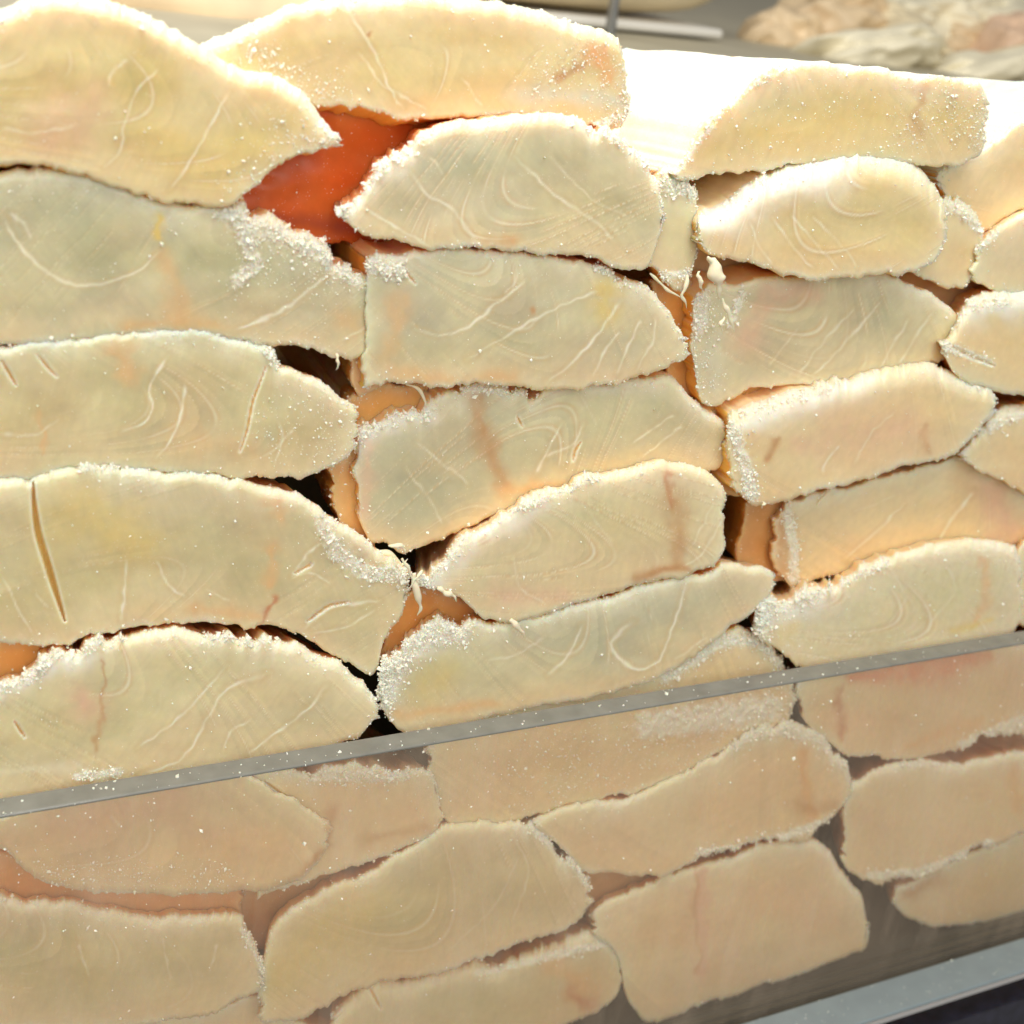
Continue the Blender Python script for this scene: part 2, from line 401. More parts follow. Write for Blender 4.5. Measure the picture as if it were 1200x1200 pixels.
    if arc:
        for (th, spc, curv, a0) in (arc if isinstance(arc, list) else [arc]):
            cxp, cyp = PX.mean(), PY.mean(); c_, s_ = math.cos(math.radians(th)), math.sin(math.radians(th))
            along = -(ax_ - cxp) * s_ + (ay_ - cyp) * c_; acr = (ax_ - cxp) * c_ + (ay_ - cyp) * s_
            ph = (acr + 0.3 * curv * along ** 2 / 100.0) / (spc * 1.15) + .18 * np.sin(along / 60.0 + sd)
            idn = np.floor(ph + .5); fr = np.abs(ph - idn) * spc * 1.15
            on = _hash(idn, idn * 0 + 3, sd)
            msk = smooth(.32, .60, fbm(PX / 55.0 + idn * 3.1, PY / 40.0, sd + 12, 2)) * smooth(.3, .75, on)
            wl = 1.3 + .9 * on
            ln_ = np.exp(-(fr / wl) ** 2) * msk * smooth(4, 14, de)
            col += (np.array(LITE) - col) * np.clip(1.45 * a0 * ln_, 0, .9)[..., None]
            tn = np.exp(-((fr - 3.6) / 2.0) ** 2) * msk * a0 * 1.25 * smooth(4, 14, de); col += (np.array((.68, .48, .24)) - col) * tn[..., None]
            band = (ph - idn + .5); col *= (1 + .15 * (band - .5) * msk)[..., None]
            # faint fibre stripes along the flakes: each flake steps slightly
            col *= (1 + .06 * (fbm(acr / 3.6, along / 34.0, sd + 13, 2) - .5) * smooth(3, 12, de))[..., None]
            st_ = (ph - idn); relief += a0 * .12 * ln_ + .06 * st_ * msk * smooth(4, 14, de)
    for stt in stains_and_light:  # stains, plus white strokes painting light on upper-left edges
        pts, wd, al = stt[0], stt[1], stt[2]; c = stt[3] if len(stt) > 3 else BROWN
        d, t = seg_dist(wx + 16 * (fbm(PX / 17.0, PY / 17.0, sd + 50, 3) - .5), wy, pts)
        m = np.exp(-(d / (wd * (.5 + 1.0 * vn(t * 4, t * 0 + 1, sd + 51)))) ** 2) * min(1, al * 1.35) * (.65 + .7 * fbm(PX / 9.0, PY / 14.0, sd + 14, 2))
        col += (np.array(c) - col) * np.clip(m, 0, 1)[..., None]
    for ln in lines:
        pts, wd, al = ln[0], ln[1], ln[2]
        P2, _ = cr_spline(pts, 24)
        d, t = seg_dist(PX + 3 * (vn(PX / 9.0, PY / 9.0, sd + 15) - .5), PY + 3 * (vn(PX / 9.0, PY / 9.0, sd + 16) - .5), P2)
        wv = np.maximum(1.15, wd * (.35 + .85 * vn(t * 7, t * 0, sd + 18)))
        m = np.exp(-(d / wv) ** 2) * al * (.35 + 1.0 * vn(t * 8, t * 0 + 2, sd + 19)) * smooth(0, .12, t) * smooth(1, .9, t)
        # a tan line runs beside the pale one
        m2 = np.exp(-((d - wd * 2.0) / (wd * 1.3)) ** 2) * al * .3
        col += (np.array((.66, .48, .24)) - col) * m2[..., None]
        col += (np.array(LITE) - col) * np.clip(m, 0, 1)[..., None]
        relief += m * .10
    groove = np.zeros(PX.shape)
    for pts, wd, dep in cracks:
        P2, _ = cr_spline(pts, 24); d, t = seg_dist(PX, PY, P2)
        ww = wd * np.sin(np.clip(t * .94 + .03, 0, 1) * math.pi) ** .6 + .4
        m = 1 - smooth(.55, 1.15, d / ww)
        groove += m * dep
        col += (np.array((.74, .46, .10)) - col) * (m * .85)[..., None]
        m2 = np.exp(-((d - ww * 1.5) / 1.6) ** 2) * .5
        col += (np.array(LITE) - col) * m2[..., None]
    # dried salty rim
    nz = fbm(PX / 5.0, PY / 5.0, sd + 20, 3)
    upness = smooth(0.0, 1.0, db / (h[:, None] + 1))
    rimw = rim * (.35 + 1.1 * upness ** 2) * (.4 + 1.3 * fbm(PX / 30.0, PY / 30.0, sd + 21, 2))
    cru = np.exp(-(np.clip(de - 1.0, 0, None) / (rimw + .6)) ** 1.4) * crust * (.35 + .9 * nz)
    cru = np.maximum(cru, smooth(.25, .8, np.where(dt / rt < db / rb, np.clip(1 - dt / rt, 0, 1), 0)) * .85 * crust * (.5 + .8 * nz))
    cru = cru * (.25 + .75 * smooth(.34, .6, fbm(PX / 48.0, PY / 48.0, sd + 47, 2)))
    if white: cru = np.maximum(cru, white * nz)
    for pts, rad, _n in crumbs:
        d, _ = seg_dist(PX, PY, pts)
        m = np.exp(-(d / rad) ** 2); cru = np.maximum(cru, smooth(.25, .7, m * (.4 + nz)))
        relief += m * (nz - .4) * 9
    cru = np.clip(cru, 0, 1)
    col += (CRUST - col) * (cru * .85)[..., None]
    relief += cru * (fbm(PX / 3.4, PY / 3.4, sd + 22, 2) - .5) * 2.6
    und = (fbm(PX / 70.0, PY / 45.0, sd + 25, 2) - .5) * 3.2 * wave + (fbm(PX / 14.0, PY / 12.0, sd + 26, 2) - .5) * .35
    depth = y + .0003 * (rec + und - relief * .8 + groove)
    G = on_y(PX, PY, depth)
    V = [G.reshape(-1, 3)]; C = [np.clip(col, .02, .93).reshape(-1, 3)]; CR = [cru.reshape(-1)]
    idx = np.arange(nu * nv).reshape(nu, nv)
    F4 = [np.stack([idx[:-1, :-1], idx[1:, :-1], idx[1:, 1:], idx[:-1, 1:]], -1).reshape(-1, 4)]
    loop = np.concatenate([idx[:, 0], idx[-1, 1:], idx[-2::-1, -1], idx[0, -2:0:-1]])
    p0 = V[0][loop]; cen = p0.mean(0); lc = len(loop)
    pxl = np.stack([PX.reshape(-1)[loop], PY.reshape(-1)[loop]], 1)
    tg = np.roll(p0, -4, 0) - np.roll(p0, 4, 0); nn = np.stack([tg[:, 2], 0 * tg[:, 0], -tg[:, 0]], 1)
    nn /= np.linalg.norm(nn, axis=1)[:, None] + 1e-9
    if (nn * (p0 - cen)).sum() < 0: nn = -nn
    up = smooth(.05, .55, nn[:, 2])
    vd = cen - CAM; vd /= vd[1]
    A = k * np.array([0, 1, 0]) + (1 - k) * vd + np.array([dx, 0, dz])
    K = 30; off = nu * nv; nc = lc // 2; F5 = []
    arcl = np.arange(nc) * step * 2; q0 = p0[:2 * nc:2]; nq = nn[:2 * nc:2]; upq = up[:2 * nc:2]
    f0 = loop[:2 * nc].reshape(nc, 2)
    prev = None
    for kk in range(1, K + 1):
        t = (kk / K) ** 1.5; dpx = L * t / .0003
        n_ = fbm(arcl / 40.0, np.full(nc, dpx / 40.0), sd + 30, 2) - .5
        n2_ = fbm(arcl / 26.0, np.full(nc, dpx / 26.0), sd + 31, 2)
        P = cen + (q0 - cen) * (1 - taper * t) + A * (L * t) + nq * (n_ * .0018 * min(1, kk / 3))[:, None]
        V.append(P)
        crs = np.clip(upq * (.75 + .6 * n2_), 0, 1) * crust * sc
        sc_ = np.array(side) if side is not None else SIDE
        cc = sc_ * (1 + .15 * n_)[:, None]; cc = cc + (CRUST - cc) * (crs * .95)[:, None]
        C.append(np.clip(cc, .02, .93)); CR.append(crs)
        cur = off + np.arange(nc); off += nc
        if prev is None:
            F5.append(np.stack([f0[:, 0], cur, np.roll(cur, -1), np.roll(f0[:, 0], -1), f0[:, 1]], -1)[:-1])
            F5l = np.concatenate([[f0[-1, 0], cur[-1], cur[0], loop[0]], loop[:2 * nc - 2:-1]])[None]
        else:
            F4.append(np.stack([prev, cur, np.roll(cur, -1), np.roll(prev, -1)], -1))
        prev = cur
    V = np.concatenate(V); C = np.concatenate(C); CR = np.concatenate(CR)
    F = [np.concatenate(F4), np.concatenate(F5), F5l, prev[None]]
    org = on_y(np.array([PX.mean()]), np.array([PY.max()]), y)[0]
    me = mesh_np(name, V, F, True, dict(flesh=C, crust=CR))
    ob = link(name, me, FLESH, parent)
    if parent is None: tag(ob, label, cat, group, "thing")
    # salt grains lying on it
    nrm = np.zeros(len(V) * 3, np.float32); me.vertex_normals.foreach_get("vector", nrm); nrm = nrm.reshape(-1, 3)
    if nrm[:nu * nv, 1].mean() > 0:
        me.flip_normals(); nrm = -nrm
    wgt = np.concatenate([(.04 + 1.2 * np.exp(-de / 4.0) * (.25 + upness) + .9 * cru).reshape(-1), np.full(len(V) - nu * nv, .12)])
    for pts, rad, f in gpatch:
        d, _ = seg_dist(PX, PY, pts); wgt[:nu * nv] += (f * np.exp(-(d / rad) ** 2)).reshape(-1)
    if grains:
        grains = int(grains * 2.2)
        wgt /= wgt.sum()
        ids = rng.choice(len(V), grains, p=wgt)
        sz = .00017 * rng.lognormal(0, .55, grains); sz = np.clip(sz, .00008, .0007)
        pos = V[ids] + nrm[ids] * (sz * .35)[:, None]
        link("salt_grains", tag_me(grains_mesh("salt_grains", pos, sz, rng, 'o'), SALT), None, ob)["kind"] = "stuff"
    tot = []
    for pts, rad, n in crumbs:
        d, _ = seg_dist(PX, PY, pts); wg = np.exp(-(d / rad) ** 2).reshape(-1) + 1e-12
        tot.append(rng.choice(nu * nv, int(n * 6), p=wg / wg.sum()))
    if tot:
        ids = np.concatenate(tot); sz = np.clip(.00024 * rng.lognormal(0, .6, len(ids)), .00008, .0010)
        pos = V[ids] + nrm[ids] * (sz * .3)[:, None] + rng.normal(0, .0004, (len(ids), 3))
        link("salt_crumbs", tag_me(grains_mesh("salt_crumbs", pos, sz, rng, 'o'), SALT), None, ob)["kind"] = "stuff"
    for pts, wd in shreds:
        strip("torn_shred", pts, wd, y - .0008, ob, SHRED)
    if parent is None:
        ob.location = org
    T_ = Matrix.Translation(-Vector(org if parent is None else ORG[parent.name]))
    for o_ in [ob] + list(ob.children): o_.data.transform(T_)
    ORG[ob.name] = org
    return ob
def tag_me(me, mat):
    me.materials.append(mat); return me
def shred_mat():
    m, nt, b = mat_new("torn_fibre")
    b.inputs["Base Color"].default_value = (.86, .78, .58, 1); b.inputs["Roughness"].default_value = .5
    b.inputs["Subsurface Weight"].default_value = .4; b.inputs["Subsurface Scale"].default_value = .002
    return m
SHRED = shred_mat()

#SLABS
# --- left column, from the top down
slab("thick yellowish fish fillet topmost on the left, tapering to a torn point",
     [(-70,14),(0,14),(30,2),(70,-6),(130,2),(170,20),(208,38),(235,58),(275,80),(317,90),(358,114),(378,142),(398,166)],
     [(-70,188),(0,190),(55,192),(95,202),(150,220),(190,232),(235,236),(268,238),(290,225),(320,196),(348,179),(398,168)],
     y=.020, tint='Y', R=(30,8,10,6), arc=(24,46,8,.35),
     lines=[([(188,78),(160,108),(146,145),(141,175),(122,196)],1.6,.7),([(268,108),(242,155),(222,190),(200,222)],1.8,.8),
            ([(150,70),(132,85),(126,102)],2,.6),([(0,150),(40,156),(90,146)],2.5,.5)],
     stains_and_light=[((( 128,95),(133,100)),3,.6,YELL),(((60,150),(110,120)),30,.35,PINK)],
     grains=420, gpatch=[([(270,220),(330,150),(380,160)],22,1.5)], k=.9, dz=-.22, sc=1, rim=9)
slab("long greenish-white fillet second on the left, heaped crumbs on its upper right edge",
     [(-70,204),(0,203),(25,200),(75,200),(108,208),(167,226),(217,241),(245,238),(283,240),(292,258),(317,254),(333,266),(362,275),(383,283),(388,304),(408,317),(429,325),(442,342),(448,360)],
     [(-70,404),(0,402),(50,400),(110,394),(170,389),(210,387),(267,395),(300,398),(340,405),(375,409),(392,418),(418,416),(436,408),(446,390)],
     y=.023, tint='G', R=(20,9,10,18), arc=(-40,40,-14,.3),
     lines=[([(0,250),(22,285),(42,308),(75,331),(117,333),(160,318),(190,292)],1.7,.75),([(275,388),(333,362),(383,321)],2,.8),([(398,400),(432,380),(440,350)],1.4,.4),
            ([(10,250),(28,262),(36,280)],2.2,.6)],
     stains_and_light=[(((185,252),(187,276)),5,.75,YELL),(((190,300),(206,345),(208,380)),12,.35,ORNG),(((150,386),(200,378),(255,380)),9,.5,ORNG),(((405,372),(430,385)),18,.35,ORNG)],
     crumbs=[([(268,250),(300,268),(345,278),(384,300),(415,322)],13,190),([(285,275),(300,310),(278,330)],9,40)], grains=700, gpatch=[([(300,300),(370,320)],30,1)], rim=10,
     shreds=[([(395,414),(396,425),(394,434)],3)])
slab("fillet third from the top on the left with tiny brown slits",
     [(-70,408),(0,407),(25,404),(62,398),(95,401),(125,394),(179,390),(217,386),(250,392),(292,404),(318,410),(333,429),(375,449),(400,468),(419,479)],
     [(-70,562),(0,560),(33,562),(83,548),(125,546),(200,553),(250,554),(292,558),(325,560),(362,554),(396,538),(417,522)],
     y=.022, tint='D', R=(16,9,10,9), arc=(12,34,10,.3),
     lines=[([(196,417),(175,454),(179,479),(166,496),(140,506)],1.8,.8),([(217,446),(212,483),(200,517),(183,538)],1.8,.75),([(345,500),(330,520),(322,545)],1.5,.5),([(0,508),(40,510),(70,490)],1.6,.4)],
     cracks=[([(2,422),(9,434),(19,451)],1.6,5),([(44,415),(56,430),(67,442)],1.2,4),([(311,430),(303,452),(296,471),(289,505),(281,530)],1.3,4)],
     stains_and_light=[(((140,410),(150,446)),14,.4,ORNG),(((46,487),(50,529)),4,.45,ORNG),(((230,520),(290,525)),20,.25,ORNG)],
     crumbs=[([(316,412),(330,425)],5,30)], grains=600, gpatch=[([(330,500),(400,510)],40,.8)], rim=8)
slab("large fillet on the left split by an open yellow crack",
     [(-70,566),(0,562),(33,562),(50,553),(104,546),(146,546),(171,552),(233,555),(271,562),(317,575),(346,580),(375,598),(400,616),(433,637),(458,658),(481,674)],
     [(-70,750),(0,749),(50,754),(75,755),(104,743),(167,734),(208,728),(250,730),(312,734),(342,738),(367,751),(396,768),(429,784),(442,779),(450,748),(471,718),(475,694)],
     y=.020, tint='D', R=(20,9,10,9), arc=(-25,44,16,.25),
     lines=[([(148,655),(145,704),(142,729)],2.2,.8),([(183,655),(196,683),(217,700)],1.8,.7),([(2,675),(20,710),(38,742)],1.4,.6),([(40,695),(58,712)],1.4,.5),
            ([(342,675),(358,652),(377,637)],1.8,.7),([(340,678),(364,672),(388,684)],1.5,.6),([(354,738),(387,712),(412,708),(444,704)],1.8,.7),([(366,742),(405,735),(440,715)],1.6,.6),([(240,690),(270,705)],1.5,.4)],
     cracks=[([(39,566),(40,590),(45,625),(56,662),(66,695),(76,727)],3.8,10),([(360,728),(385,710),(410,705)],1.4,4),([(345,672),(366,660)],1.2,4)],
     stains_and_light=[(((325,587),(329,608)),9,.4,ORNG),(((320,640),(317,685)),7,.45,ORNG),(((323,700),(304,726)),3,.7,REDD),(((230,715),(300,722)),7,.4,ORNG),(((100,600),(170,640)),34,.3,YELL)],
     crumbs=[([(378,612),(395,650),(430,672),(470,672)],11,120),([(95,548),(140,546)],5,30)], grains=500, rim=11)
slab("fillet on the left standing directly on the glass rim, orange patch inside",
     [(-70,830),(-20,815),(0,804),(25,793),(44,786),(54,768),(104,755),(142,744),(208,740),(250,742),(292,750),(333,754),(375,769),(400,780),(425,800),(441,822)],
     [(-70,955),(0,944),(50,936),(100,928),(146,920),(200,908),(300,896),(380,878),(420,860),(441,836)],
     y=.0165, tint='C', R=(22,9,10,8), arc=(38,40,10,.35),
     lines=[([(267,779),(233,817),(200,850),(160,876)],1.6,.75),([(317,788),(265,808),(246,837),(229,867),(212,890),(165,908)],2,.85),([(383,804),(354,837),(312,867),(290,884)],1.8,.8),([(296,842),(270,858),(262,880)],1.4,.6)],
     cracks=[([(17,845),(24,856),(30,864)],1.5,4)],
     stains_and_light=[(((0,812),(60,785),(110,765)),13,.6,(.90,.87,.76)),(((121,775),(121,825),(112,880)),4,.5,BROWN),(((95,815),(100,828)),24,.5,PINK),(((0,905),(90,900)),8,.25,LITE)],
     crumbs=[([(0,806),(44,788),(60,768),(110,754),(140,745)],8,110),([(240,745),(320,752)],7,50),([(90,910),(140,905)],6,25)], grains=500, rim=11)
# --- centre column
slab("pale yellow fillet topmost in the centre with a seam and salty right end",
     [(222,66),(246,48),(268,40),(288,29),(325,14),(365,5),(400,-3),(440,-5),(500,-5),(560,0),(620,10),(660,25),(700,38),(722,46),(729,66)],
     [(232,110),(330,112),(371,122),(433,126),(475,137),(530,136),(583,133),(625,137),(650,134),(700,150),(717,155),(735,134),(737,112)],
     y=.030, tint='Y', R=(26,8,30,12), arc=(-38,38,8,.35), k=.8, dz=-.24, sc=1,
     lines=[([(402,4),(435,55),(460,110),(472,126)],1.8,.8),([(420,60),(450,100),(500,128)],1.5,.6),([(540,90),(565,125)],1.4,.5)],
     stains_and_light=[(((702,62),(718,92)),13,.75,ORNG),(((655,90),(690,72)),6,.6,BROWN),(((433,38),(434,40)),2.5,.9,BROWN),(((612,112),(660,108),(728,120)),15,.65,GREY),(((650,140),(720,148)),5,.4,ORNG)],
     crumbs=[([(690,150),(733,135)],6,40)], grains=1000, gpatch=[([(300,60),(330,95),(390,110)],22,3),([(640,90),(690,70),(725,120)],24,4)], rim=10)
slab("smooth oval fillet pointing left into the orange gap, with down-slanting flake lines",
     [(396,246),(412,232),(442,200),(475,176),(517,147),(558,140),(600,137),(650,137),(696,150),(733,167),(758,195),(771,217),(779,246)],
     [(398,250),(421,267),(446,277),(496,287),(550,287),(600,292),(642,297),(696,301),(725,312),(758,312),(768,286),(778,256)],
     y=.018, tint='G', R=(24,8,10,12), arc=(-38,26,-8,.5),
     lines=[([(420,240),(446,256),(470,270),(502,288)],1.6,.7),([(480,200),(500,228),(530,245),(562,286)],1.7,.7),([(600,180),(650,228),(700,262),(722,285)],1.8,.65),([(502,182),(512,192),(520,206)],1.4,.5),([(640,178),(690,230),(740,256)],1.4,.4)],
     stains_and_light=[(((402,248),(440,212),(480,184)),10,.5,(.90,.87,.76)),(((572,290),(600,284)),9,.55,ORNG),(((520,240),(600,235)),30,.25,GREY)],
     crumbs=[([(398,246),(440,204),(490,166)],6,80),([(690,150),(740,172),(762,200)],5,40)], grains=500, rim=10, k=.4, sc=.1, side=(.86,.40,.14))  # side colour holds the orange glow seen in the gap
slab("small crumbly offcut wedged at the right end of the smooth oval fillet",
     [(755,225),(771,213),(790,210),(812,220),(817,250),(818,280)],[(740,312),(765,312),(780,330),(798,336),(808,318),(818,290)],
     y=.024, tint='C', R=(14,9,8,8), rough=2.6, crumbs=[([(775,215),(812,225)],9,70),([(775,325),(805,320)],6,25)], grains=260, rim=10,
     shreds=[([(806,322),(800,345),(806,362)],4),([(762,320),(780,338),(800,350)],3)], cat="fish offcut", name="fish_offcut_or_filler", group="small fish offcuts between the slabs")
slab("grey-green fillet in the middle of the stack with flakes fanning to its right",
     [(427,330),(430,308),(438,300),(475,297),(517,292),(567,293),(617,297),(662,304),(700,312),(737,329),(762,342),(783,366),(797,388),(804,402)],
     [(425,450),(446,446),(458,442),(508,453),(537,450),(579,448),(621,452),(683,452),(725,446),(767,433),(796,421),(804,410)],
     y=.021, tint='G', R=(14,8,14,8), arc=(52,36,10,.35), k=.8, 
     lines=[([(487,385),(517,393),(550,383),(579,358),(617,329)],1.8,.8),([(546,421),(583,400),(642,366),(702,340)],1.8,.75),([(640,448),(667,429),(704,387),(727,352)],2,.8),([(694,442),(708,412),(727,388)],1.5,.7),([(722,440),(736,405),(752,374)],1.5,.7),([(745,434),(764,400),(768,372)],1.5,.6),([(600,300),(605,325),(590,345)],1.4,.5)],
     stains_and_light=[(((712,340),(708,362)),15,.5,YELL),(((470,440),(540,446),(600,446)),10,.45,ORNG),(((468,350),(455,420)),12,.35,ORNG),(((625,362),(626,363)),3,.6,BROWN)],
     cracks=[([(474,316),(480,324),(487,332)],1.1,4)],
     crumbs=[([(432,310),(468,318)],10,60),([(697,310),(728,326)],4,30)], grains=450, rim=8)
slab("tilted centre fillet with a tan vertical streak and squiggly flake seams",
     [(416,530),(420,512),(433,497),(462,484),(496,483),(508,467),(537,455),(571,450),(612,457),(621,468),(650,452),(725,446),(767,440),(792,448),(808,466),(837,487),(849,500)],
     [(420,602),(433,633),(454,637),(475,642),(525,626),(558,610),(600,594),(671,573),(725,556),(767,546),(835,552),(852,530)],
     y=.027, tint='G', R=(16,9,14,10), arc=[(-52,26,10,.4)], k=.85,
     lines=[([(658,496),(646,520),(629,556)],1.8,.8),([(684,496),(672,520),(640,535)],1.8,.7),([(740,520),(762,505),(790,485)],1.6,.6),([(752,535),(780,515),(800,498)],1.5,.6),([(487,517),(517,542),(550,567)],1.6,.6),([(472,545),(500,580),(520,615)],1.4,.5),([(680,462),(700,500)],1.2,.3)],
     cracks=[([(680,518),(674,528),(671,540)],1.4,4),([(606,488),(612,500)],1.2,3)],
     stains_and_light=[(((428,512),(462,490),(505,486)),13,.7,(.90,.87,.76)),(((562,466),(570,517),(586,570)),14,.5,BROWN),(((590,578),(660,570)),8,.5,ORNG),(((435,520),(425,600)),9,.35,PINK)],  # first stroke paints the lit white of the upper left edge
     crumbs=[([(424,508),(460,486),(500,482)],9,80),([(540,455),(612,459)],5,45)], grains=500, rim=10,
     shreds=[([(470,448),(490,455),(500,478)],3),([(438,645),(455,650),(470,662),(478,655)],5)])
slab("centre fillet slanting up to the right with a short reddish streak",
     [(488,680),(517,655),(537,634),(583,609),(633,580),(667,570),(725,552),(767,544),(792,545),(821,548),(837,558),(848,577)],
     [(492,686),(518,690),(537,700),(562,719),(583,726),(621,722),(662,711),(700,697),(762,680),(804,674),(836,662),(850,640)],
     y=.0165, tint='C', R=(20,8,12,14), arc=[(10,22,14,.4)], 
     lines=[([(600,650),(610,690),(640,708)],1.4,.5),([(670,575),(690,600),(720,640)],1.3,.35),([(846,610),(822,650),(800,664)],1.5,.6),([(836,590),(812,640)],1.4,.5)],
     stains_and_light=[(((500,682),(560,630),(640,590)),13,.6,(.90,.87,.76)),(((787,560),(787,594)),4.5,.65,REDD),(((792,594),(797,660)),13,.45,BROWN),(((748,676),(780,668),(812,668)),5,.65,BROWN),(((590,700),(660,700)),14,.35,PINK)],  # white stroke: light along the upper left, painted in
     crumbs=[([(492,680),(530,648)],8,60),([(600,600),(700,560)],4,45)], grains=480, rim=10,
     shreds=[([(470,655),(480,668),(486,684)],3),([(455,640),(468,640),(476,650)],4),([(495,668),(488,676),(480,690)],3),([(484,672),(489,690),(493,712),(491,722)],6),([(512,690),(528,698),(536,704)],5),([(598,726),(608,736),(614,748)],5)])
slab("fillet resting on the glass rim with looping pale seam and white crumbly left end",
     [(444,802),(450,779),(475,751),(500,734),(533,733),(550,731),(583,729),(642,718),(704,701),(746,688),(800,680),(825,676),(850,662),(887,667),(907,674)],
     [(446,826),(460,850),(490,858),(517,852),(558,842),(621,828),(704,810),(771,792),(837,752),(858,731),(892,708),(907,684)],
     y=.0175, tint='G', R=(16,9,16,9), arc=(58,40,8,.3),
     lines=[([(806,680),(795,717),(783,750),(770,776),(746,785),(722,768),(717,752),(742,728)],1.9,.95),([(683,732),(668,765),(642,792)],1.8,.8),([(640,745),(610,765),(570,775)],1.4,.45),([(830,745),(790,775)],1.4,.4)],
     stains_and_light=[(((452,815),(475,770),(535,742)),16,.6,(.90,.87,.76)),(((500,800),(520,790)),30,.3,YELL),(((470,838),(580,826)),8,.4,ORNG)],
     crumbs=[([(448,815),(462,772),(500,742),(540,736)],17,330)], grains=420, rim=8)
# --- right column
slab("thick fillet topmost on the right with a broad white salted top",
     [(790,203),(798,194),(821,154),(854,117),(887,89),(925,76),(992,80),(1054,89),(1117,93),(1146,101),(1156,121)],
     [(791,206),(808,208),(837,201),(887,196),(950,188),(992,184),(1033,184),(1092,192),(1130,188),(1146,180),(1155,164)],
     y=.022, tint='Y', R=(9,7,8,12), arc=(30,44,6,.2), k=1.0, dz=-.09, L=.14, taper=.04, sc=1, low=.2, side=(.88,.83,.68), crumbs=[([(800,190),(860,112),(925,78)],5,20)],
     stains_and_light=[(((1078,106),(1076,150)),8,.4,BROWN),(((830,150),(1000,150)),40,.2,YELL)],
     grains=900, gpatch=[([(1060,160),(1110,130),(1150,150)],26,4),([(900,150),(1000,130)],50,.6)], rim=9)
slab("plump fillet second on the right, white upper left and fine flakes below",
     [(816,270),(821,250),(850,237),(887,209),(937,192),(992,184),(1042,183),(1071,196),(1096,221),(1108,250)],
     [(818,284),(830,298),(854,300),(875,306),(900,315),(942,323),(1000,322),(1054,317),(1092,304),(1109,280)],
     y=.016, tint='Y', R=(52,9,20,16), arc=(-50,17,-6,.5), k=.9,
     lines=[([(905,255),(930,290),(955,316)],1.3,.7),([(925,250),(960,290),(985,316)],1.3,.7),([(950,252),(990,292),(1005,316)],1.3,.6),([(880,262),(890,290),(905,310)],1.4,.6)],
     stains_and_light=[(((826,262),(890,222),(965,198)),24,.75,(.90,.87,.76))], grains=420, rim=12, shreds=[([(830,300),(842,318),(840,345)],5),([(850,372),(844,380),(848,390)],3),([(836,302),(838,325),(846,348)],11),([(846,350),(856,372),(862,388)],5),([(818,318),(822,340)],4)])  # broad white stroke paints light falling on the upper left
slab("pale crumbly offcut at the right end of the plump fillet",
     [(1098,240),(1110,233),(1130,245),(1150,268),(1152,285)],[(1070,318),(1100,330),(1125,337),(1140,320),(1151,296)],
     y=.027, tint='P', R=(14,9,6,9), rough=2.2, crumbs=[([(1115,238),(1148,268)],7,35)], grains=200, cat="fish offcut", name="fish_offcut_or_filler", group="small fish offcuts between the slabs")
slab("peach fillet at the right edge beside the topmost right fillet, white on top",
     [(1096,206),(1142,180),(1179,156),(1215,132),(1290,105)],[(1098,214),(1120,246),(1152,270),(1180,252),(1210,242),(1290,226)],
     y=.034, tint='P', R=(12,8,8,8), k=1.0, dz=-.09, L=.12, taper=.05, sc=1, arc=(35,30,6,.3), grains=260, rim=8)
slab("narrow pale fillet at the right edge just under the peach one",
     [(1144,288),(1162,271),(1200,253),(1290,230)],[(1138,326),(1171,338),(1210,341),(1290,338)],
     y=.024, tint='C', R=(14,8,12,8), grains=160, crumbs=[([(1145,290),(1165,275)],6,20)])
slab("greyish translucent fillet third on the right with long slanting flakes",
     [(811,372),(815,345),(835,338),(875,333),(908,326),(967,323),(1004,318),(1042,321),(1062,337),(1092,350),(1117,367),(1127,380)],
     [(812,440),(819,463),(833,475),(854,467),(879,452),(908,450),(950,448),(992,442),(1054,433),(1100,421),(1124,396)],
     y=.027, tint='G', R=(12,9,14,9), arc=(50,30,6,.4), k=.85,
     lines=[([(935,440),(965,400),(1002,360)],1.7,.7),([(952,440),(992,400),(1034,352)],1.7,.75),([(1033,430),(1048,402),(1064,374)],1.6,.7),([(1054,428),(1070,400),(1094,366)],1.6,.7),([(900,430),(935,385)],1.2,.4)],
     stains_and_light=[(((875,400),(905,345),(950,345)),15,.45,PINK),(((835,400),(840,450)),16,.4,GREY)],
     crumbs=[([(825,350),(822,385)],8,40),([(855,380),(870,345)],6,25)], grains=420, gpatch=[([(825,360),(830,450)],16,4)], rim=7)
slab("fillet at the right edge with white upper lobe and smaller lobe below",
     [(1102,408),(1120,380),(1130,353),(1160,342),(1210,336),(1290,330)],[(1104,414),(1125,440),(1160,455),(1210,462),(1290,466)],
     y=.020, tint='P', R=(34,10,10,8), rough=2, cracks=[([(1105,402),(1140,418),(1165,428)],2,6)], crumbs=[([(1130,358),(1180,350)],8,40),([(1105,405),(1160,425)],6,40)], stains_and_light=[(((1130,362),(1200,352)),16,.7,(.90,.87,.76))], grains=300, rim=9)
